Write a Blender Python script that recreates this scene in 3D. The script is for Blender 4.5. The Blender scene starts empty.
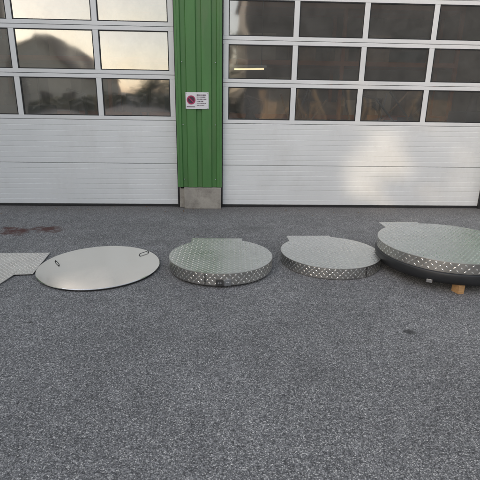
import bpy, bmesh, math, random
from mathutils import Vector, Matrix, Euler
random.seed(7)
S=bpy.context.scene
R=math.radians

# ------------------------------------------------------------ helpers
def empty(name,parent=None):
    o=bpy.data.objects.new(name,None); S.collection.objects.link(o)
    if parent: o.parent=parent
    return o
def mesh(name,verts,faces,mats,parent=None,fm=None,smooth=False,uv=None):
    me=bpy.data.meshes.new(name); me.from_pydata([tuple(v) for v in verts],[],faces)
    if not isinstance(mats,(list,tuple)): mats=[mats]
    for m in mats: me.materials.append(m)
    if fm:
        for i,p in enumerate(me.polygons): p.material_index=fm[i]
    if smooth is True:
        for p in me.polygons: p.use_smooth=True
    elif smooth:
        for i,p in enumerate(me.polygons): p.use_smooth=smooth[i]
    me.update()
    o=bpy.data.objects.new(name,me); S.collection.objects.link(o)
    if parent: o.parent=parent
    return o
class MB:
    def __init__(s): s.v=[];s.f=[];s.m=[];s.s=[]
    def add(s,vs,fs,m=0,sm=False):
        b=len(s.v); s.v+=[tuple(v) for v in vs]
        for f in fs: s.f.append([b+i for i in f]); s.m.append(m); s.s.append(sm)
    def box(s,x0,x1,y0,y1,z0,z1,m=0):
        vs=[(x0,y0,z0),(x1,y0,z0),(x1,y1,z0),(x0,y1,z0),(x0,y0,z1),(x1,y0,z1),(x1,y1,z1),(x0,y1,z1)]
        s.add(vs,[(0,3,2,1),(4,5,6,7),(0,1,5,4),(1,2,6,5),(2,3,7,6),(3,0,4,7)],m)
    def obox(s,c,sz,rot,m=0):
        M=Euler(rot).to_matrix(); hx,hy,hz=[k/2 for k in sz]
        vs=[Vector(c)+M@Vector(p) for p in [(-hx,-hy,-hz),(hx,-hy,-hz),(hx,hy,-hz),(-hx,hy,-hz),(-hx,-hy,hz),(hx,-hy,hz),(hx,hy,hz),(-hx,hy,hz)]]
        s.add(vs,[(0,3,2,1),(4,5,6,7),(0,1,5,4),(1,2,6,5),(2,3,7,6),(3,0,4,7)],m)
    def tube(s,pts,r,m=0,n=8):
        rings=[]
        for i,p in enumerate(pts):
            p=Vector(p)
            d=(Vector(pts[min(i+1,len(pts)-1)])-Vector(pts[max(i-1,0)])).normalized()
            a=d.cross(Vector((0,0,1)))
            if a.length<.05: a=d.cross(Vector((0,1,0)))
            a.normalize(); b=d.cross(a)
            rr=r[i] if isinstance(r,(list,tuple)) else r
            rings.append([p+rr*(math.cos(t*2*math.pi/n)*a+math.sin(t*2*math.pi/n)*b) for t in range(n)])
        vs=[v for q in rings for v in q]; fs=[]
        for i in range(len(pts)-1):
            for k in range(n):
                fs.append((i*n+k,i*n+(k+1)%n,(i+1)*n+(k+1)%n,(i+1)*n+k))
        fs.append(tuple(range(n))); fs.append(tuple(reversed(range((len(pts)-1)*n,len(pts)*n))))
        s.add(vs,fs,m,True)
    def obj(s,name,mats,parent=None,bevel=0):
        o=mesh(name,s.v,s.f,mats,parent,s.m,s.s)
        bm=bmesh.new(); bm.from_mesh(o.data); bmesh.ops.recalc_face_normals(bm,faces=bm.faces); bm.to_mesh(o.data); bm.free()
        if bevel:
            b=o.modifiers.new('bevel','BEVEL'); b.width=bevel; b.segments=2; b.limit_method='ANGLE'
        return o
def box(name,x0,x1,y0,y1,z0,z1,mat,parent=None,bevel=0):
    b=MB(); b.box(x0,x1,y0,y1,z0,z1); return b.obj(name,[mat],parent,bevel)

# ------------------------------------------------------------ materials
def newmat(name):
    m=bpy.data.materials.new(name); m.use_nodes=True
    nt=m.node_tree; return m,nt,nt.nodes['Principled BSDF']
def N(nt,t,**k):
    n=nt.nodes.new(t)
    for a,b in k.items(): setattr(n,a,b)
    return n
def noise(nt,scale,detail=4,rough=.55,vec=None):
    n=N(nt,'ShaderNodeTexNoise'); n.inputs['Scale'].default_value=scale; n.inputs['Detail'].default_value=detail; n.inputs['Roughness'].default_value=rough
    if vec: nt.links.new(vec,n.inputs['Vector'])
    return n.outputs['Fac']
def ramp(nt,fac,stops):
    r=N(nt,'ShaderNodeValToRGB'); e=r.color_ramp.elements
    while len(e)<len(stops): e.new(.5)
    for i,(p,c) in enumerate(stops):
        e[i].position=p; e[i].color=(c[0],c[1],c[2],1) if isinstance(c,(tuple,list)) else (c,c,c,1)
    nt.links.new(fac,r.inputs['Fac']); return r.outputs['Color']
def mixc(nt,fac,a,b,mode='MIX'):
    n=N(nt,'ShaderNodeMix',data_type='RGBA',blend_type=mode)
    for idx,v in ((0,fac),(6,a),(7,b)):
        if isinstance(v,(int,float)): n.inputs[idx].default_value=v
        elif isinstance(v,(tuple,list)): n.inputs[idx].default_value=(v[0],v[1],v[2],1)
        else: nt.links.new(v,n.inputs[idx])
    return n.outputs[2]
def math_(nt,op,a,b=0.0,c=None):
    n=N(nt,'ShaderNodeMath',operation=op)
    for i,v in enumerate((a,b,c)):
        if v is None: continue
        if isinstance(v,(int,float)): n.inputs[i].default_value=v
        else: nt.links.new(v,n.inputs[i])
    return n.outputs[0]
def bump(nt,h,dist,strength=1.0,prev=None):
    b=N(nt,'ShaderNodeBump'); b.inputs['Distance'].default_value=dist; b.inputs['Strength'].default_value=strength
    nt.links.new(h,b.inputs['Height'])
    if prev: nt.links.new(prev,b.inputs['Normal'])
    return b.outputs['Normal']
def gmat(name,col,rough=.6,metal=0,var=.15,scale=3,bmp=0,bscale=60,stretch=None,spec=None,dirt=None):
    m,nt,p=newmat(name)
    tc=N(nt,'ShaderNodeTexCoord').outputs['Object']
    v=tc
    if stretch:
        mp=N(nt,'ShaderNodeMapping'); mp.inputs['Scale'].default_value=stretch; nt.links.new(tc,mp.inputs['Vector']); v=mp.outputs[0]
    f=noise(nt,scale,4,.6,v)
    c=ramp(nt,f,[(.3,[k*(1-var) for k in col]),(.7,[min(1,k*(1+var)) for k in col])])
    if dirt:
        f2=noise(nt,dirt[1],6,.7,v); msk=ramp(nt,f2,[(.5,0),(.75,1)])
        c=mixc(nt,math_(nt,'MULTIPLY',msk,dirt[2]),c,dirt[0])
    nt.links.new(c,p.inputs['Base Color'])
    rr=ramp(nt,f,[(.3,max(0,rough-.07)),(.7,min(1,rough+.09))]); nt.links.new(rr,p.inputs['Roughness'])
    p.inputs['Metallic'].default_value=metal
    if spec is not None: p.inputs['Specular IOR Level'].default_value=spec
    if bmp: nt.links.new(bump(nt,noise(nt,bscale,2,.6,v),bmp),p.inputs['Normal'])
    return m

def asphalt():
    m,nt,p=newmat('asphalt')
    tc=N(nt,'ShaderNodeTexCoord').outputs['Object']
    vo=N(nt,'ShaderNodeTexVoronoi'); vo.inputs['Scale'].default_value=160; nt.links.new(tc,vo.inputs['Vector'])
    sep=N(nt,'ShaderNodeSeparateColor'); nt.links.new(vo.outputs['Color'],sep.inputs[0])
    stone=ramp(nt,sep.outputs[0],[(0,(.135,.137,.142)),(.35,(.24,.242,.247)),(.8,(.36,.36,.362)),(1,(.68,.67,.65))])
    edge=ramp(nt,vo.outputs['Distance'],[(.3,1),(.8,.42)])
    c=mixc(nt,1.0,stone,edge,'MULTIPLY')
    fine=ramp(nt,noise(nt,50,4,.8,tc),[(.3,.6),(.7,1.38)])
    c=mixc(nt,1.0,c,fine,'MULTIPLY')
    big=ramp(nt,noise(nt,.8,6,.68,tc),[(.3,.8),(.7,1.18)])
    c=mixc(nt,1.0,c,big,'MULTIPLY')
    n6=noise(nt,6,5,.7,tc)
    c=mixc(nt,1.0,c,ramp(nt,n6,[(.28,.84),(.72,1.13)]),'MULTIPLY')
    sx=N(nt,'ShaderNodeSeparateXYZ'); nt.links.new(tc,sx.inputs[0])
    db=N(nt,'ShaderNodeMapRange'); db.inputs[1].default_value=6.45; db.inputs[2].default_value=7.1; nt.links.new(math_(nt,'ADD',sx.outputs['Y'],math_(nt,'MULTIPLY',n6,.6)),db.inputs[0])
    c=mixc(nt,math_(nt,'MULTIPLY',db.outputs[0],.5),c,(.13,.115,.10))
    wob=math_(nt,'MULTIPLY',math_(nt,'SUBTRACT',n6,.5),3.2)
    def spot(x,y,rx,ry,col,st,c):
        dx=math_(nt,'DIVIDE',math_(nt,'SUBTRACT',sx.outputs['X'],x),rx); dy=math_(nt,'DIVIDE',math_(nt,'SUBTRACT',sx.outputs['Y'],y),ry)
        d=math_(nt,'ADD',math_(nt,'SQRT',math_(nt,'ADD',math_(nt,'MULTIPLY',dx,dx),math_(nt,'MULTIPLY',dy,dy))),wob)
        return mixc(nt,ramp(nt,d,[(.4,st),(1.0,0)]),c,col)
    c=spot(-2.58,5.42,.24,.2,(.085,.028,.022),.88,c)
    c=spot(-2.20,5.5,.2,.16,(.085,.028,.022),.85,c)
    c=spot(1.37,2.85,.055,.034,(.045,.045,.045),.8,c)
    c=spot(-1.42,3.02,.035,.025,(.05,.05,.05),.8,c)
    c=spot(.35,5.6,.3,.12,(.12,.12,.12),.35,c)
    c=spot(-.75,5.0,.35,.16,(.11,.11,.11),.35,c)
    c=spot(.75,3.3,.03,.02,(.05,.05,.05),.7,c)
    nt.links.new(c,p.inputs['Base Color']); p.inputs['Roughness'].default_value=.85
    p.inputs['Specular IOR Level'].default_value=.35
    nt.links.new(bump(nt,math_(nt,'SUBTRACT',1.0,vo.outputs['Distance']),.0022,.65),p.inputs['Normal'])
    return m
ASPH=asphalt()
WHITE=gmat('door_white_paint',(.79,.80,.80),.38,0,.03,1.5,dirt=((.42,.40,.36),1.2,.18))
WHITEP=gmat('door_panel_paint',(.79,.805,.805),.42,0,.03,1.2,.0004,220,(1,1,.6),dirt=((.48,.45,.40),1.6,.25))
RUBBER=gmat('black_rubber',(.02,.02,.021),.6,0,.3,8)
GREEN=gmat('green_sheet_metal',(.072,.205,.058),.45,0,.14,1.6,.0004,40,(3,3,.6),dirt=((.12,.19,.085),2.0,.6))
CONC=gmat('concrete',(.40,.375,.33),.85,0,.18,5,.003,70,dirt=((.13,.12,.1),4,.8))
ALU=gmat('aluminium_sheet',(.97,.955,.90),.15,1,.02,2.2,.0004,3)
BASE=gmat('tread_plate_base',(.77,.77,.75),.42,1,.07,4,dirt=((.5,.49,.46),5,.4))
BARS=gmat('tread_plate_bars',(.96,.96,.94),.28,1,.03,6)
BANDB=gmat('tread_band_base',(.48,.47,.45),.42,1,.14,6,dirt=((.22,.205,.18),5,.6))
STEEL=gmat('galvanised_steel',(.5,.51,.52),.4,1,.15,10)
DSTEEL=gmat('dark_steel',(.10,.10,.10),.5,.8,.3,10)
PLAST=gmat('black_plastic',(.025,.027,.03),.45,0,.2,6,.0005,50)
WOOD=gmat('pine_wood',(.46,.27,.12),.75,0,.2,8,.001,60,(1,8,8))
TIMB=gmat('sawn_timber',(.52,.36,.21),.8,0,.4,3)
SIGNW=gmat('sign_white',(.78,.78,.80),.35,0,.03,6)
SIGNP=gmat('sign_print_dark',(.06,.02,.05),.4,0,.1,6)
SIGNR=gmat('sign_print_red',(.45,.03,.12),.4,0,.1,6)
INTW=gmat('hall_inner_wall',(.42,.40,.37),.9,0,.2,1)
INTF=gmat('hall_floor',(.3,.29,.27),.7,0,.2,1)
MACH=gmat('machine_paint',(.07,.10,.13),.5,0,.3,3)
CARDB=gmat('cardboard_boxes',(.38,.26,.15),.8,0,.3,3)
ORNG=gmat('orange_rack_paint',(.5,.14,.03),.5,0,.2,3)
PLASTER=gmat('plaster_render',(.62,.58,.50),.9,0,.1,1.2,dirt=((.35,.31,.26),.8,.6))
DARKCL=gmat('dark_cladding',(.13,.12,.11),.6,0,.3,.35,stretch=(1,1,.3))
LEAFD=gmat('dry_leaf',(.16,.09,.035),.8,0,.4,30)
def brickmat(name,c1,c2,mo,sc):
    m,nt,p=newmat(name); tc=N(nt,'ShaderNodeTexCoord').outputs['Object']
    mp=N(nt,'ShaderNodeMapping'); mp.inputs['Rotation'].default_value=(R(90),0,0); nt.links.new(tc,mp.inputs[0])
    b=N(nt,'ShaderNodeTexBrick'); b.inputs['Scale'].default_value=sc; b.inputs['Color1'].default_value=(*c1,1); b.inputs['Color2'].default_value=(*c2,1); b.inputs['Mortar'].default_value=(*mo,1)
    nt.links.new(mp.outputs[0],b.inputs['Vector']); nt.links.new(b.outputs['Color'],p.inputs['Base Color']); p.inputs['Roughness'].default_value=.85
    return m
BRICK=brickmat('brick_wall',(.30,.13,.08),(.22,.10,.06),(.4,.37,.33),4)
TILE=brickmat('roof_tiles',(.13,.10,.09),(.10,.08,.07),(.05,.04,.03),3.5)
BARK=gmat('bark',(.09,.065,.045),.9,0,.3,8)
def leafmat():
    m,nt,p=newmat('foliage'); oi=N(nt,'ShaderNodeNewGeometry')
    c=ramp(nt,oi.outputs['Random Per Island'],[(0,(.03,.05,.015)),(.6,(.055,.085,.025)),(1,(.12,.12,.04))])
    nt.links.new(c,p.inputs['Base Color']); p.inputs['Roughness'].default_value=.6; return m
LEAF=leafmat()
def glassmat(name,refl,tint,dist,scale):
    m=bpy.data.materials.new(name); m.use_nodes=True; nt=m.node_tree; nt.nodes.clear()
    out=N(nt,'ShaderNodeOutputMaterial'); mx=N(nt,'ShaderNodeMixShader'); tr=N(nt,'ShaderNodeBsdfTransparent'); gl=N(nt,'ShaderNodeBsdfGlossy')
    tr.inputs[0].default_value=(*tint,1); gl.inputs['Roughness'].default_value=.045; gl.inputs['Color'].default_value=(.97,.95,.92,1)
    lw=N(nt,'ShaderNodeFresnel'); lw.inputs['IOR'].default_value=1.5
    f=math_(nt,'ADD',math_(nt,'MULTIPLY',lw.outputs[0],1.2),refl)
    tc=N(nt,'ShaderNodeTexCoord').outputs['Object']
    nt.links.new(bump(nt,noise(nt,scale,1,.4,tc),dist),gl.inputs['Normal'])
    df=N(nt,'ShaderNodeBsdfDiffuse'); df.inputs[0].default_value=(.38,.37,.35,1)
    mx2=N(nt,'ShaderNodeMixShader'); nt.links.new(math_(nt,'MULTIPLY',ramp(nt,noise(nt,2.5,5,.7,tc),[(.35,.3),(.8,1)]),.22),mx2.inputs[0])
    nt.links.new(f,mx.inputs[0]); nt.links.new(tr.outputs[0],mx.inputs[1]); nt.links.new(gl.outputs[0],mx.inputs[2])
    nt.links.new(mx.outputs[0],mx2.inputs[1]); nt.links.new(df.outputs[0],mx2.inputs[2])
    nt.links.new(mx2.outputs[0],out.inputs[0]); return m
GLASS=glassmat('acrylic_window_pane',.27,(.78,.77,.75),.0026,2.2)
m,nt,p=newmat('house_window_glass'); p.inputs['Base Color'].default_value=(.02,.02,.025,1); p.inputs['Roughness'].default_value=.1; HGLASS=m
m,nt,p=newmat('lamp_tube'); p.inputs['Emission Color'].default_value=(1,.85,.5,1); p.inputs['Emission Strength'].default_value=2.0; LAMP=m

# ------------------------------------------------------------ ground
g=MB(); g.add([(-400,-400,0),(400,-400,0),(400,400,0),(-400,400,0)],[(0,1,2,3)]); g.obj('asphalt_ground',[ASPH])

# ------------------------------------------------------------ garage building
B=empty('garage_building')
DY=6.80
PF=6.69
def door(name,x0,x1,secs,mull,low):
    D=empty(name,B)
    b=MB(); gk=MB(); gl=MB()
    st=.075
    for i in range(len(secs)-1):
        z0,z1=secs[i],secs[i+1]
        a=z0+.003; c=z1-.003
        b.box(x0,x1,DY,DY+.04,a,a+.052)
        b.box(x0,x1,DY,DY+.04,c-.052,c)
        for k,mx in enumerate(mull):
            w=st/2
            l=max(x0,mx-w); r=min(x1,mx+w)
            b.box(l,r,DY+.002,DY+.038,a+.052,c-.052)
        for k in range(len(mull)-1):
            l=mull[k]+st/2; r=mull[k+1]-st/2; zb=a+.052; zt=c-.052; q=.013
            gk.box(l,r,DY+.006,DY+.03,zb,zb+q); gk.box(l,r,DY+.006,DY+.03,zt-q,zt)
            gk.box(l,l+q,DY+.006,DY+.03,zb+q,zt-q); gk.box(r-q,r,DY+.006,DY+.03,zb+q,zt-q)
            t=random.uniform(-.008,.008); t2=random.uniform(-.006,.006); n=9
            bl=random.uniform(-.002,.0015)
            vs=[];fs=[]
            for iz in range(n):
                for ix in range(n):
                    u=ix/(n-1); v=iz/(n-1)
                    vs.append((l+q+(r-l-2*q)*u, DY+.018+t*(u-.5)+t2*(v-.5)+bl*(1-(2*u-1)**2)*(1-(2*v-1)**2), zb+q+(zt-zb-2*q)*v))
            for iz in range(n-1):
                for ix in range(n-1): fs.append((iz*n+ix,iz*n+ix+1,(iz+1)*n+ix+1,(iz+1)*n+ix))
            gl.add(vs,fs,0,True)
    b.obj('window_frame',[WHITE],D,.003); gk.obj('gasket',[RUBBER],D); gl.obj('window_panes',[GLASS],D)
    prof=[]
    ls=[.035]+low
    for i in range(len(ls)-1):
        z0,z1=ls[i]+.003,ls[i+1]-.003
        prof.append((z0,DY+.03)); prof.append((z0,DY+.006)); prof.append((z0+.006,DY))
        n=round((z1-z0)/.08); h=(z1-z0)/n
        for k in range(1,n):
            zz=z0+k*h
            prof+= [(zz-.006,DY),(zz-.003,DY+.0035),(zz+.003,DY+.0035),(zz+.006,DY)]
        prof.append((z1-.006,DY)); prof.append((z1,DY+.006)); prof.append((z1,DY+.03))
    vs=[];fs=[]
    for z,y in prof: vs+=[(x0,y,z),(x1,y,z)]
    for i in range(len(prof)-1): fs.append((2*i,2*i+1,2*i+3,2*i+2))
    pm=MB(); pm.add(vs,fs); pm.box(x0+.001,x1-.001,DY+.034,DY+.045,.036,ls[-1]-.001); pm.obj('lower_panels',[WHITEP],D)
    box('floor_seal',x0,x1,DY+.004,DY+.036,.004,.034,RUBBER,D)
    return D
door('sectional_door_wide',-5.22,-.675,[1.30,1.93,2.56,3.19,3.82],[-5.18,-4.06,-2.91,-1.76,-.715],[.665,1.30])
door('sectional_door_narrow',.015,4.10,[1.27,1.84,2.41,2.98,3.55,4.12],[.055,1.045,2.035,3.025,4.06],[.65,1.27])
door('sectional_door_narrow_b',4.80,8.88,[1.27,1.84,2.41,2.98,3.55,4.12],[4.84,5.83,6.82,7.81,8.84],[.65,1.27])
tr=MB()
for x0,x1 in ((-.675,-.655),(-5.26,-5.22),(-.002,.013),(4.10,4.13),(4.781,4.80),(8.88,8.93)): tr.box(x0,x1,DY-.04,DY+.06,.004,4.0)
tr.obj('door_side_seals',[RUBBER],B)
def corr(name,x0,x1,yf,z0,z1,parent,depth=.028):
    W=x1-x0; n=max(1,round(W/.215)); per=W/n
    pts=[(x0,yf+.10),(x0,yf)]
    for i in range(n):
        s=x0+i*per
        pts+=[(s+per*.30,yf),(s+per*.36,yf+depth),(s+per*.64,yf+depth),(s+per*.70,yf)]
    pts+=[(x1,yf),(x1,yf+.10)]
    vs=[];fs=[]
    for x,y in pts: vs+=[(x,y,z0),(x,y,z1)]
    for i in range(len(pts)-1): fs.append((2*i,2*i+2,2*i+3,2*i+1))
    b=MB(); b.add(vs,fs); return b.obj(name,[GREEN],parent)
for nm,x0,x1 in (('pillar_cladding',-.655,-.003),('pillar_cladding_b',4.13,4.78),('pillar_cladding_c',-5.91,-5.26)):
    corr(nm,x0,x1,PF,.33,4.0,B)
    box(nm+'_edge_l',x0-.004,x0+.028,PF-.006,PF+.12,.331,3.99,GREEN,B,.002)
    box(nm+'_edge_r',x1-.028,x1+.004,PF-.006,PF+.12,.331,3.99,GREEN,B,.002)
    box(nm+'_core',x0+.03,x1-.03,PF+.05,PF+.35,.30,4.0,DARKCL,B)
    b=MB(); b.box(x0+.085,x1-.005,PF-.035,PF+.30,0,.325); b.box(x0+.01,x0+.084,PF+.05,PF+.30,0,.325); b.obj(nm+'_plinth',[CONC],B,.008)
    sc=MB()
    for z in (.45,1.25,2.1,2.95,3.8):
        for x in (x0+.09,x1-.09): sc.tube([(x,PF+.002,z),(x,PF-.006,z)],.008,0,6)
    sc.obj(nm+'_screws',[STEEL],B)
corr('fascia_cladding',-14,14,PF,4.0,5.6,B)
corr('side_cladding',-14,-5.91,PF+.02,.33,4.0,B); corr('side_cladding_b',8.93,14,PF+.02,.33,4.0,B)
box('side_plinth',-14,-5.91,PF+.03,PF+.3,0,.33,CONC,B); box('side_plinth_b',8.93,14,PF+.03,PF+.3,0,.33,CONC,B)
box('roof_slab',-14.2,14.2,PF-.15,22,5.6,5.8,DARKCL,B)
b=MB(); b.box(-14,14,15,15.2,0,5.6); b.box(-14.1,-14,6.9,15,0,5.6); b.box(14,14.1,6.9,15,0,5.6); b.box(-14,14,PF+.31,PF+.5,4.3,5.59)
b.obj('hall_walls',[INTW],B)
box('hall_floor',-14,14,DY+.1,15,0.004,.012,INTF,B)
rk=MB()
for x in (-8,-5.3,-2.6,.1,2.8,5.5): 
    for y in (11,12): rk.box(x-.04,x+.04,y-.04,y+.04,.01,4.2,0)
for z in (1.2,2.4,3.6):
    rk.box(-8,5.5,10.95,12.05,z,z+.1,0)
    x=-7.8
    while x<4.8:
        w=random.uniform(.3,.8); rk.box(x,x+w,11.1,11.9,z+.1,z+.1+random.uniform(.25,.85),random.choice([1,3,2])); x+=w+random.uniform(.1,.5)
rk.obj('storage_rack',[ORNG,CARDB,MACH,PLASTER],B)
mc=MB()
for x,y,w,d,h in ((.55,8.3,.5,.5,1.45),(1.5,8.6,.35,.4,1.62),(2.7,8.5,.7,.6,1.5),(3.9,9.0,.6,.6,1.66),(5.6,10,.8,.8,1.8),(-2.6,8.4,.5,.5,1.5),(-4,9.5,1.0,.9,1.8),(-1.6,9,.5,.5,1.55)):
    mc.box(x-w/2,x+w/2,y-d/2,y+d/2,.01,h*.8,0); mc.tube([(x-w*.1,y,h*.8),(x-w*.1,y,h),(x+w*.2,y,h*1.05)],[.12,.09,.05],1,10); mc.tube([(x+w*.3,y,h*.7),(x+w*.35,y,h*1.1),(x-w*.3,y,h*1.16)],.03,1)
for k in range(12):
    x=random.uniform(.3,4.6); mc.obox((x,8.0+random.random()*.6,1.25+random.random()*.35),(.03,.03,.8),(random.uniform(-.4,.4),random.uniform(-.9,.9),0),random.choice([0,2,3]))
mc.obj('machines',[MACH,DSTEEL,STEEL,CARDB],B,.01)
b=MB(); b.tube([(.25,9.6,2.20),(.85,9.6,2.215)],.016); b.obj('lamp_tube',[LAMP],B)
b=MB(); b.box(.2,.9,9.55,9.65,2.24,2.28); b.tube([(.3,9.6,2.27),(.3,9.6,5.5)],.01); b.tube([(.8,9.6,2.27),(.8,9.6,5.5)],.01); b.obj('lamp_housing',[STEEL],B)

# ------------------------------------------------------------ sign
sg=empty('warning_sign'); SX,SZ,SY=-.355,1.585,PF-.014
b=MB(); b.box(SX-.165,SX+.165,SY,SY+.012,SZ-.115,SZ+.115); b.obj('sign_plate',[SIGNW],sg,.003)
def disc(b,cx,cz,y,r0,r1,m,n=32,a0=0,a1=2*math.pi):
    vs=[];fs=[]
    for i in range(n+1):
        a=a0+(a1-a0)*i/n; vs+=[(cx+r0*math.cos(a),y,cz+r0*math.sin(a)),(cx+r1*math.cos(a),y,cz+r1*math.sin(a))]
    for i in range(n): fs.append((2*i,2*i+2,2*i+3,2*i+1))
    b.add(vs,fs,m)
b=MB(); cx,cz=SX-.085,SZ+.01
disc(b,cx,cz,SY-.002,.0005,.052,0); disc(b,cx,cz,SY-.004,.047,.062,1)
b.obox((cx,SY-.006,cz),(.1,.002,.014),(0,R(45),0),1)
b.obj('sign_symbol',[SIGNP,SIGNR],sg)
b=MB()
for i,(w,h) in enumerate(((.13,.016),(.115,.012),(.125,.012),(.09,.012),(.12,.008),(.1,.008))):
    z=SZ+.078-i*.028; x=SX-.005
    while x<SX-.005+w:
        l=random.uniform(.006,.02); b.box(x,x+l,SY-.002,SY-.0005,z-h/2,z+h/2); x+=l+random.uniform(.003,.007)
b.box(SX-.15,SX-.03,SY-.002,SY-.0005,SZ-.09,SZ-.08)
b.obj('sign_lettering',[SIGNP],sg)
b=MB()
for sx in (-1,1):
    for sz in (-1,1): b.tube([(SX+sx*.152,SY+.002,SZ+sz*.102),(SX+sx*.152,SY-.004,SZ+sz*.102)],.006,0,8)
b.obj('sign_screws',[STEEL],sg)

# ------------------------------------------------------------ tread bars
def bar(b,c,u,v,n,L,Wd,H,m):
    c=Vector(c);u=Vector(u);v=Vector(v);n=Vector(n)
    vs=[c-u*L/2,c-u*L*.2-v*Wd/2,c+u*L*.2-v*Wd/2,c+u*L/2,c+u*L*.2+v*Wd/2,c-u*L*.2+v*Wd/2,c-u*L*.25+n*H,c+u*L*.25+n*H]
    b.add(vs,[(0,1,6),(1,2,7,6),(2,3,7),(3,4,7),(4,5,6,7),(5,0,6)],m,True)
CELL=.036
def tread_top(b,inside,x0,x1,y0,y1,z,m,rot):
    ca,sa=math.cos(rot),math.sin(rot)
    n=int(max(abs(x0),abs(x1),abs(y0),abs(y1))*1.5/CELL)+2
    for i in range(-n,n+1):
        for j in range(-n,n+1):
            lx,ly=i*CELL,j*CELL
            X=ca*lx-sa*ly; Y=sa*lx+ca*ly
            if not inside(X,Y): continue
            a=rot+(0 if (i+j)%2 else math.pi/2)
            u=(math.cos(a),math.sin(a),0); v=(-math.sin(a),math.cos(a),0)
            bar(b,(X,Y,z+.0002),u,v,(0,0,1),.037,.0145,.0036,m)
def outline(r,tab,n=140):
    x0,x1,yt=tab
    a1=math.acos(x1/r); a0=math.acos(x0/r)-2*math.pi
    pts=[(r*math.cos(a1+(a0-a1)*i/n),r*math.sin(a1+(a0-a1)*i/n)) for i in range(n+1)]
    pts+=[(x0,yt),(x1,yt)]
    return pts
def cover(name,cx,cy,ztop,r,tab,band,rotz=0,tr=.78):
    E=empty(name); E.location=(cx,cy,0); E.rotation_euler=(0,0,rotz)
    pts=outline(r,tab); n=len(pts); th=.005
    b=MB()
    b.add([(x,y,ztop) for x,y in pts]+[(x,y,ztop-th) for x,y in pts],[tuple(range(n))]+[tuple(reversed(range(n,2*n)))]+[(i,(i+1)%n,n+(i+1)%n,n+i) for i in range(n)],0)
    o=b.obj('tread_sheet',[BASE],E)
    b=MB()
    def inside(x,y):
        if math.hypot(x,y)<r-.018: return True
        return tab[0]+.015<x<tab[1]-.015 and 0<y<tab[2]-.015
    tread_top(b,inside,-r,r,-r,tab[2],ztop,0,tr)
    b.obj('tread_bars',[BARS],E)
    rb=r-.002; zb=ztop-band; b=MB(); m=144
    vs=[];fs=[]
    for i in range(m):
        a=2*math.pi*i/m; c,s=math.cos(a),math.sin(a)
        rr=rb+.0015*math.sin(a*5+cx)
        vs+=[(rr*c,rr*s,ztop-th-.0005),(rr*c,rr*s,zb),((rr-.004)*c,(rr-.004)*s,zb),((rr-.004)*c,(rr-.004)*s,ztop-th-.0005)]
    for i in range(m):
        j=(i+1)%m
        for k in range(3): fs.append((4*i+k,4*j+k,4*j+k+1,4*i+k+1))
    b.add(vs,fs,0,False)
    h=band-th-.006; rows=max(2,round(h/(CELL*.71)))
    dz=h/rows; circ=2*math.pi*rb; cols=int(circ/(dz*1.0)); cols-=cols%2
    for jr in range(rows):
        z=zb+.003+dz*(jr+.5)
        for k in range(cols):
            if (k+jr)%2: continue
            a=2*math.pi*k/cols
            nrm=Vector((math.cos(a),math.sin(a),0)); t=Vector((-math.sin(a),math.cos(a),0)); zz=Vector((0,0,1))
            sgn=1 if ((k+jr)//2+jr)%2 else -1
            u=(t+zz*sgn).normalized(); v=(t*-sgn+zz).normalized()
            bar(b,nrm*(rb+.0012+.0015*math.sin(a*5+cx))+zz*z,u,v,nrm,.034,.0125,.003,1)
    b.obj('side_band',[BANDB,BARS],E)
    return E,rb,zb
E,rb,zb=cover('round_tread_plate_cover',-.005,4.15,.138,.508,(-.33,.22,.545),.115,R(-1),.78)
b=MB(); m=96; vs=[];fs=[]
for i in range(m):
    a=2*math.pi*i/m; vs+=[((rb-.03)*math.cos(a),(rb-.03)*math.sin(a),zb+.01),((rb-.03)*math.cos(a),(rb-.03)*math.sin(a),0.002)]
fs=[(2*i,2*((i+1)%m),2*((i+1)%m)+1,2*i+1) for i in range(m)]
b.add(vs,fs,0,True); b.obj('rest_frame',[DSTEEL],E)
b=MB(); a0=R(-90+2)
for da,w,mm in ((-.04,.07,0),(.10,.06,1),(.02,.008,1)):
    a=a0+da; c=Vector((math.cos(a),math.sin(a),0))*(rb+.006)
    b.obox((c.x,c.y,zb+.030),(w,.014,.055),(0,0,a+math.pi/2),mm)
for da in (-.055,-.02,.09,.115):
    a=a0+da; c=Vector((math.cos(a),math.sin(a),0)); b.tube([c*(rb+.01)+Vector((0,0,zb+.03)),c*(rb+.022)+Vector((0,0,zb+.03))],.008,1,8)
b.obox(((rb+.004)*math.cos(a0-.3),(rb+.004)*math.sin(a0-.3),zb+.055),(.006,.012,.1),(0,0,a0-.3+math.pi/2),0)
b.obj('latch',[DSTEEL,STEEL],E,.001)
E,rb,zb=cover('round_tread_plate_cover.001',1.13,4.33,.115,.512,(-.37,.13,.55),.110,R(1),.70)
b=MB(); a=R(-62); b.obox(((rb+.004)*math.cos(a),(rb+.004)*math.sin(a),.058),(.006,.01,.1),(0,0,a+math.pi/2),0); b.obj('band_seam',[DSTEEL],E)
E,rb,zb=cover('large_round_tread_plate_cover',2.24,4.12,.295,.66,(-.42,.03,.715),.10,R(2),.80)
b=MB(); m=144; vs=[];fs=[]
prof=[(rb-.02,zb-.001),(rb+.012,zb-.002),(rb+.018,zb-.012),(rb+.012,zb-.055),(rb-.01,zb-.105),(rb-.03,zb-.108),(rb-.05,zb-.06)]
for i in range(m):
    a=2*math.pi*i/m
    for (q,z) in prof: vs.append((q*math.cos(a),q*math.sin(a),z))
k=len(prof)
for i in range(m):
    for j in range(k-1): fs.append((i*k+j,((i+1)%m)*k+j,((i+1)%m)*k+j+1,i*k+j+1))
b.add(vs,fs,0,True); b.obj('black_base_ring',[PLAST],E)
b=MB()
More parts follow.
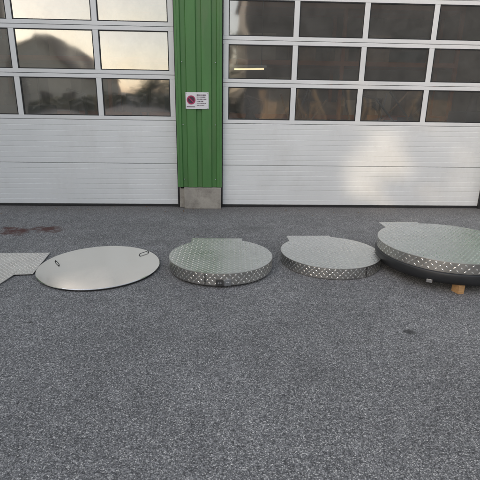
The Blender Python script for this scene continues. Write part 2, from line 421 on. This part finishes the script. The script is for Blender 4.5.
b.obox((-.16,-.57,.042),(.06,.09,.084),(0,0,.2)); b.obox((.35,.42,.042),(.09,.12,.084),(0,0,.5)); b.obox((-.45,.3,.042),(.09,.12,.084),(0,0,-.4)); b.obox((.42,-.35,.042),(.09,.12,.084),(0,0,.9))
b.obj('wood_blocks',[WOOD],E,.003)
b=MB(); a=R(-128); b.obox(((rb+.0)*math.cos(a),(rb+.0)*math.sin(a),.095),(.05,.03,.03),(0,0,a+math.pi/2)); b.obj('bracket',[STEEL],E,.002)

# ------------------------------------------------------------ smooth round lid
E=empty('round_aluminium_lid'); E.location=(-1.2,4.145,0); E.rotation_euler=(R(.6),R(-.4),0)
b=MB(); m=160; r=.582; vs=[];fs=[]
prof=[(0.0,.030),(r-.004,.030),(r,.027),(r,.022),(r-.01,.021),(r-.012,.003),(r-.03,.003)]
k=len(prof)-1
vs.append((0,0,.030))
for i in range(m):
    a=2*math.pi*i/m
    for (q,z) in prof[1:]: vs.append((q*math.cos(a),q*math.sin(a),z))
for i in range(m):
    j=(i+1)%m; fs.append((0,1+i*k,1+j*k))
    for t in range(k-1): fs.append((1+i*k+t,1+j*k+t,1+j*k+t+1,1+i*k+t+1))
b.add(vs,fs,0); 
o=b.obj('lid_plate',[ALU,RUBBER],E)
for p_ in o.data.polygons:
    if all(o.data.vertices[v].co.z<.0225 for v in p_.vertices): p_.material_index=1
b=MB()
for (hx,hy,ang) in ((-.43,.05,R(-55)),(.38,.32,R(50))):
    d=Vector((math.cos(ang),math.sin(ang),0)); c=Vector((hx,hy,0)); L=.06
    pts=[c-d*L+Vector((0,0,.03)),c-d*L+Vector((0,0,.040)),c-d*(L-.008)+Vector((0,0,.046)),c+d*(L-.008)+Vector((0,0,.046)),c+d*L+Vector((0,0,.040)),c+d*L+Vector((0,0,.03))]
    b.tube(pts,.0038,0,8)
    for s in (-1,1): b.tube([c+d*L*s+Vector((0,0,.030)),c+d*L*s+Vector((0,0,.033))],.009,0,12)
b.obj('lifting_handles',[DSTEEL],E)

# ------------------------------------------------------------ flat tread plate at left
E=empty('tread_plate_sheet')
pts=[(-1.83,4.55),(-1.77,3.945),(-1.935,3.925),(-1.965,3.70),(-2.55,3.66),(-2.60,3.9),(-2.86,3.88),(-2.92,4.50)]
b=MB(); n=len(pts); z=.018
b.add([(x,y,z) for x,y in pts]+[(x,y,z-.005) for x,y in pts],[tuple(range(n)),tuple(reversed(range(n,2*n)))]+[(i,(i+1)%n,n+(i+1)%n,n+i) for i in range(n)])
b.obj('sheet',[BASE],E)
def inpoly(x,y):
    c=False; j=n-1
    for i in range(n):
        xi,yi=pts[i];xj,yj=pts[j]
        if (yi>y)!=(yj>y) and x<(xj-xi)*(y-yi)/(yj-yi)+xi: c=not c
        j=i
    return c
def ins(x,y):
    X,Y=x-2.35,y+4.1
    return all(inpoly(X+dx,Y+dy) for dx,dy in ((.012,0),(-.012,0),(0,.012),(0,-.012)))
b2=MB(); tread_top(b2,ins,-.8,.8,-.8,.8,z,0,.8)
b2.v=[(v[0]-2.35,v[1]+4.1,v[2]) for v in b2.v]; b2.obj('tread_bars',[BARS],E)
box('batten',-2.8,-1.9,4.2,4.26,.001,.0125,WOOD,E)

# ------------------------------------------------------------ dry leaf litter along the threshold
b=MB(); rnd=random.Random(11)
for k in range(90):
    x=rnd.uniform(-4,4.3); y=6.78-abs(rnd.gauss(0,.22)); 
    if -.66<x<0: y-=.14
    if k%6==0: y=rnd.uniform(2.2,6)
    a=rnd.uniform(0,6.28); s=rnd.uniform(.008,.022); u=Vector((math.cos(a),math.sin(a),rnd.uniform(-.1,.3))); v=Vector((-math.sin(a),math.cos(a),rnd.uniform(0,.3))); p=Vector((x,y,.009))
    b.add([p-u*s,p-v*s*.5+Vector((0,0,.003)),p+u*s,p+v*s*.5],[(0,1,2),(0,2,3)])
b.obj('leaf_litter',[LEAFD])

# ------------------------------------------------------------ surroundings behind the camera
SUN_AZ=235; SUN_EL=22
F=empty('sun_blocker_wall')  # added out-of-view wall: shades the yard, hatch throws a sun patch on the door
X0,X1=-9.4,-9.0
hy0,hy1,hz0,hz1=-2.45,-.85,5.6,7.5
b=MB()
b.box(X0,X1,-7.2,hy0,0,9.6); b.box(X0,X1,hy1,6.6,0,9.6); b.box(X0,X1,hy0,hy1,0,hz0); b.box(X0,X1,hy0,hy1,hz1,9.6)
b.obj('wall',[PLASTER],F)
b=MB(); b.box(X0-.1,X1+.1,-7.3,6.6,9.6,9.72)
for y in (-7.0,-3.5,3.0): b.box(X1,X1+.25,y,y+.4,0,9.2)
b.obj('coping_and_piers',[CONC],F)
b=MB()  # leaves added across the hatch to break up the sun patch
for k in range(1300):
    y=random.uniform(hy0,hy1); zz=random.uniform(hz0,hz1)
    u=(y-hy0)/(hy1-hy0); w=(zz-hz0)/(hz1-hz0)
    e=math.sin(u*9+w*5)+.9*math.sin(w*15-u*6+1)+.6*math.sin(u*25+w*19)
    if e<-.45 or ((u-.5)/.42)**2+((w-.5)/.42)**2>1+.4*math.sin(math.atan2(w-.5,u-.5)*5):
        s=random.uniform(.07,.15); b.obox((X0-.05-random.random()*.25,y,zz),(s*.1,s,s*1.3),(random.uniform(-1,1),random.uniform(-1,1),random.uniform(-1,1)))
b.obj('dapple_leaves',[LEAF],F)

def house(name,x0,x1,y0,y1,h,rh,wall,axis='x',win=True):
    H=empty(name); b=MB()
    b.box(x0,x1,y0,y1,0,h,0)
    if axis=='y':
        xm=(x0+x1)/2
        b.add([(x0,y1,h),(x1,y1,h),(xm,y1,h+rh),(x0,y0,h),(x1,y0,h),(xm,y0,h+rh)],[(0,1,2),(4,3,5)],0)
        rf=MB(); o=.4
        for s,xe in ((-1,x0),(1,x1)):
            e=(xe+s*o,h-rh*o/((x1-x0)/2))
            rf.add([(xm,y0-o,h+rh+.03),(xm,y1+o,h+rh+.03),(e[0],y1+o,e[1]+.03),(e[0],y0-o,e[1]+.03),(xm,y0-o,h+rh+.2),(xm,y1+o,h+rh+.2),(e[0],y1+o,e[1]+.2),(e[0],y0-o,e[1]+.2)],[(0,1,2,3),(4,5,6,7),(0,1,5,4),(1,2,6,5),(2,3,7,6),(3,0,4,7)])
    else:
        ym=(y0+y1)/2
        b.add([(x0,y0,h),(x0,y1,h),(x0,ym,h+rh),(x1,y0,h),(x1,y1,h),(x1,ym,h+rh)],[(0,1,2),(4,3,5)],0)
        rf=MB(); o=.4
        for s,ye in ((-1,y0),(1,y1)):
            e=(ye+s*o,h-rh*o/((y1-y0)/2))
            rf.add([(x0-o,ym,h+rh+.03),(x1+o,ym,h+rh+.03),(x1+o,e[0],e[1]+.03),(x0-o,e[0],e[1]+.03),(x0-o,ym,h+rh+.2),(x1+o,ym,h+rh+.2),(x1+o,e[0],e[1]+.2),(x0-o,e[0],e[1]+.2)],[(0,1,2,3),(4,5,6,7),(0,1,5,4),(1,2,6,5),(2,3,7,6),(3,0,4,7)])
    b.obj('walls',[wall],H); rf.obj('roof',[TILE],H)
    w=MB(); z=1.0
    while win and z+1.5<h:
        x=x0+1.0
        while x+1.3<x1:
            w.box(x,x+1.2,y1,y1+.03,z,z+1.35,0); w.box(x-.07,x+1.27,y1,y1+.06,z-.08,z-.001,1); w.box(x-.07,x-.001,y1,y1+.05,z,z+1.42,1); w.box(x+1.201,x+1.27,y1,y1+.05,z,z+1.42,1); w.box(x+.57,x+.63,y1+.03,y1+.045,z,z+1.35,1)
            x+=2.4
        z+=2.7
    if not win:
        for x in range(int(x0),int(x1)-4,5): w.box(x,x+3.2,y1,y1+.05,5.2,6.1,0)
    w.obj('windows_and_doors',[HGLASS,PLASTER],H)
    return H
house('plaster_house',-21,-12,-40,-30,3.6,2.6,PLASTER,'y')
house('brick_house',-36,-24,-40,-30,4,2.6,BRICK,'x')
house('warehouse',2.0,34,-34,-21,10.5,1.0,DARKCL,'x',False)
# timber added in the yard, angled to the sun for warm pane reflections
rnd=random.Random(33)
for q,(x,y,kind) in enumerate(((3.4,-17,0),(5.6,-18,1),(8.3,-16,1),(10.2,-18.5,0),(13.5,-17,1),(15.0,-18,0),(19,-17,1),(22,-18,0))):
    b=MB(); a=-rnd.uniform(.35,.8)
    ca,sa=math.cos(a),math.sin(a)
    if kind==0:
        z=.1; L=rnd.uniform(.4,.8); D_=rnd.uniform(1.0,1.8)
        for lay in range(rnd.randint(5,14)):
            for i in range(4):
                o_=(i-1.5)*L/4+rnd.uniform(-.03,.03)
                b.obox((x+o_*ca,y+o_*sa,z+.05),(L/4*.8,D_*rnd.uniform(.85,1),.09),(0,0,a+rnd.uniform(-.05,.05)))
            z+=.14
        for i in (-1,1): b.obox((x-sa*i*D_*.3,y+ca*i*D_*.3,.05),(L,.1,.09),(0,0,a))
    else:
        for i in range(rnd.randint(7,12)):
            h=rnd.uniform(1.2,2.8); t=rnd.uniform(-.5,.5)
            b.obox((x+rnd.uniform(-.9,.9),y+rnd.uniform(-.4,.4),h/2*math.cos(t)),(rnd.uniform(.06,.16),.05,h),(rnd.uniform(-.2,.2),t,a),0)
    b.obj('added_timber_stack' if q==0 else 'added_timber_stack.%03d'%q,[TIMB])
def tree(name,x,y,h,cr,seed,n=1500):
    rnd=random.Random(seed); T=empty(name); T.location=(x,y,0)
    b=MB(); b.tube([(0,0,0),(.05,.03,h*.2),(-.03,.08,h*.45),(.05,0,h*.8)],[.22,.17,.12,.04],0,10)
    cl=[]
    for k in range(22):
        a=rnd.uniform(0,6.28); z=h*rnd.uniform(.3,.95); rr=cr*rnd.uniform(.2,.85)*(1-abs(z/h-.6)*.9)
        c=Vector((math.cos(a)*rr,math.sin(a)*rr,z)); cl.append((c,cr*rnd.uniform(.3,.5)))
        b.tube([(0,0.04,z*.6),(c.x*.5,c.y*.5,z*.85),tuple(c)],[.08,.05,.02],0,6)
    b.obj('trunk_and_limbs',[BARK],T)
    l=MB()
    for k in range(n):
        c,r=rnd.choice(cl); d=Vector((rnd.gauss(0,1),rnd.gauss(0,1),rnd.gauss(0,1))).normalized()*r*rnd.random()**.4
        p=c+d; u=Vector((rnd.gauss(0,1),rnd.gauss(0,1),rnd.gauss(0,1))).normalized(); v=u.orthogonal().normalized(); s=rnd.uniform(.1,.2)
        l.add([p-u*s,p+v*s*.5,p+u*s,p-v*s*.5],[(0,1,2,3)])
    l.obj('crown_leaves',[LEAF],T)
tree('broadleaf_tree',-6.8,-31,3.4,1.9,1); tree('broadleaf_tree.001',-3.2,-28,3.4,1.8,2); tree('broadleaf_tree.002',1.0,-24,7.5,2.6,3); tree('broadleaf_tree.003',-23,-26,6,2.6,4)
hd=MB(); rnd=random.Random(5)
for k in range(2600):
    x=rnd.uniform(-22,2); p=Vector((x,-24+rnd.uniform(-.5,.5),rnd.uniform(0,1.5+.3*math.sin(x*1.7)))); u=Vector((rnd.gauss(0,1),rnd.gauss(0,1),rnd.gauss(0,1))).normalized(); v=u.orthogonal().normalized(); s=rnd.uniform(.15,.3)
    hd.add([p-u*s,p+v*s*.5,p+u*s,p-v*s*.5],[(0,1,2,3)])
hd.obj('hedge',[LEAF])

# ------------------------------------------------------------ light
az=R(SUN_AZ); el=R(SUN_EL)
sd=Vector((math.sin(az)*math.cos(el),math.cos(az)*math.cos(el),math.sin(el)))
L=bpy.data.lights.new('sun','SUN'); L.energy=2.0; L.angle=R(.9); L.color=(1,.82,.60)
lo=bpy.data.objects.new('sun',L); S.collection.objects.link(lo); lo.rotation_euler=(-sd).to_track_quat('-Z','Y').to_euler(); lo.location=(0,0,30)
W=bpy.data.worlds.new('World'); S.world=W; W.use_nodes=True; nt=W.node_tree
sky=nt.nodes.new('ShaderNodeTexSky'); sky.sky_type='NISHITA'; sky.sun_disc=False; sky.sun_elevation=el; sky.sun_rotation=az
sky.air_density=1.0; sky.dust_density=1.6; sky.ozone_density=1.0
hs=N(nt,'ShaderNodeHueSaturation'); hs.inputs['Saturation'].default_value=.6; nt.links.new(sky.outputs[0],hs.inputs['Color'])
wb=N(nt,'ShaderNodeMix',data_type='RGBA',blend_type='MULTIPLY'); wb.inputs[0].default_value=1.0; wb.inputs[7].default_value=(2.85,2.58,2.32,1)
nt.links.new(hs.outputs[0],wb.inputs[6])
bg=nt.nodes['Background']; bg.inputs['Strength'].default_value=.15; nt.links.new(wb.outputs[2],bg.inputs['Color'])

# ------------------------------------------------------------ camera
c=bpy.data.cameras.new('Camera'); co=bpy.data.objects.new('Camera',c); S.collection.objects.link(co)
c.sensor_width=36; c.lens=443/480*36; c.clip_end=2000; c.clip_start=.05
M=Euler((R(90-17.5),0,R(-2.5))).to_matrix()@Matrix.Rotation(R(.9),3,'Z')
co.location=(0,0,1.6); co.rotation_euler=M.to_euler()
S.camera=co
S.view_settings.view_transform='Standard'; S.view_settings.look='None'; S.view_settings.exposure=0
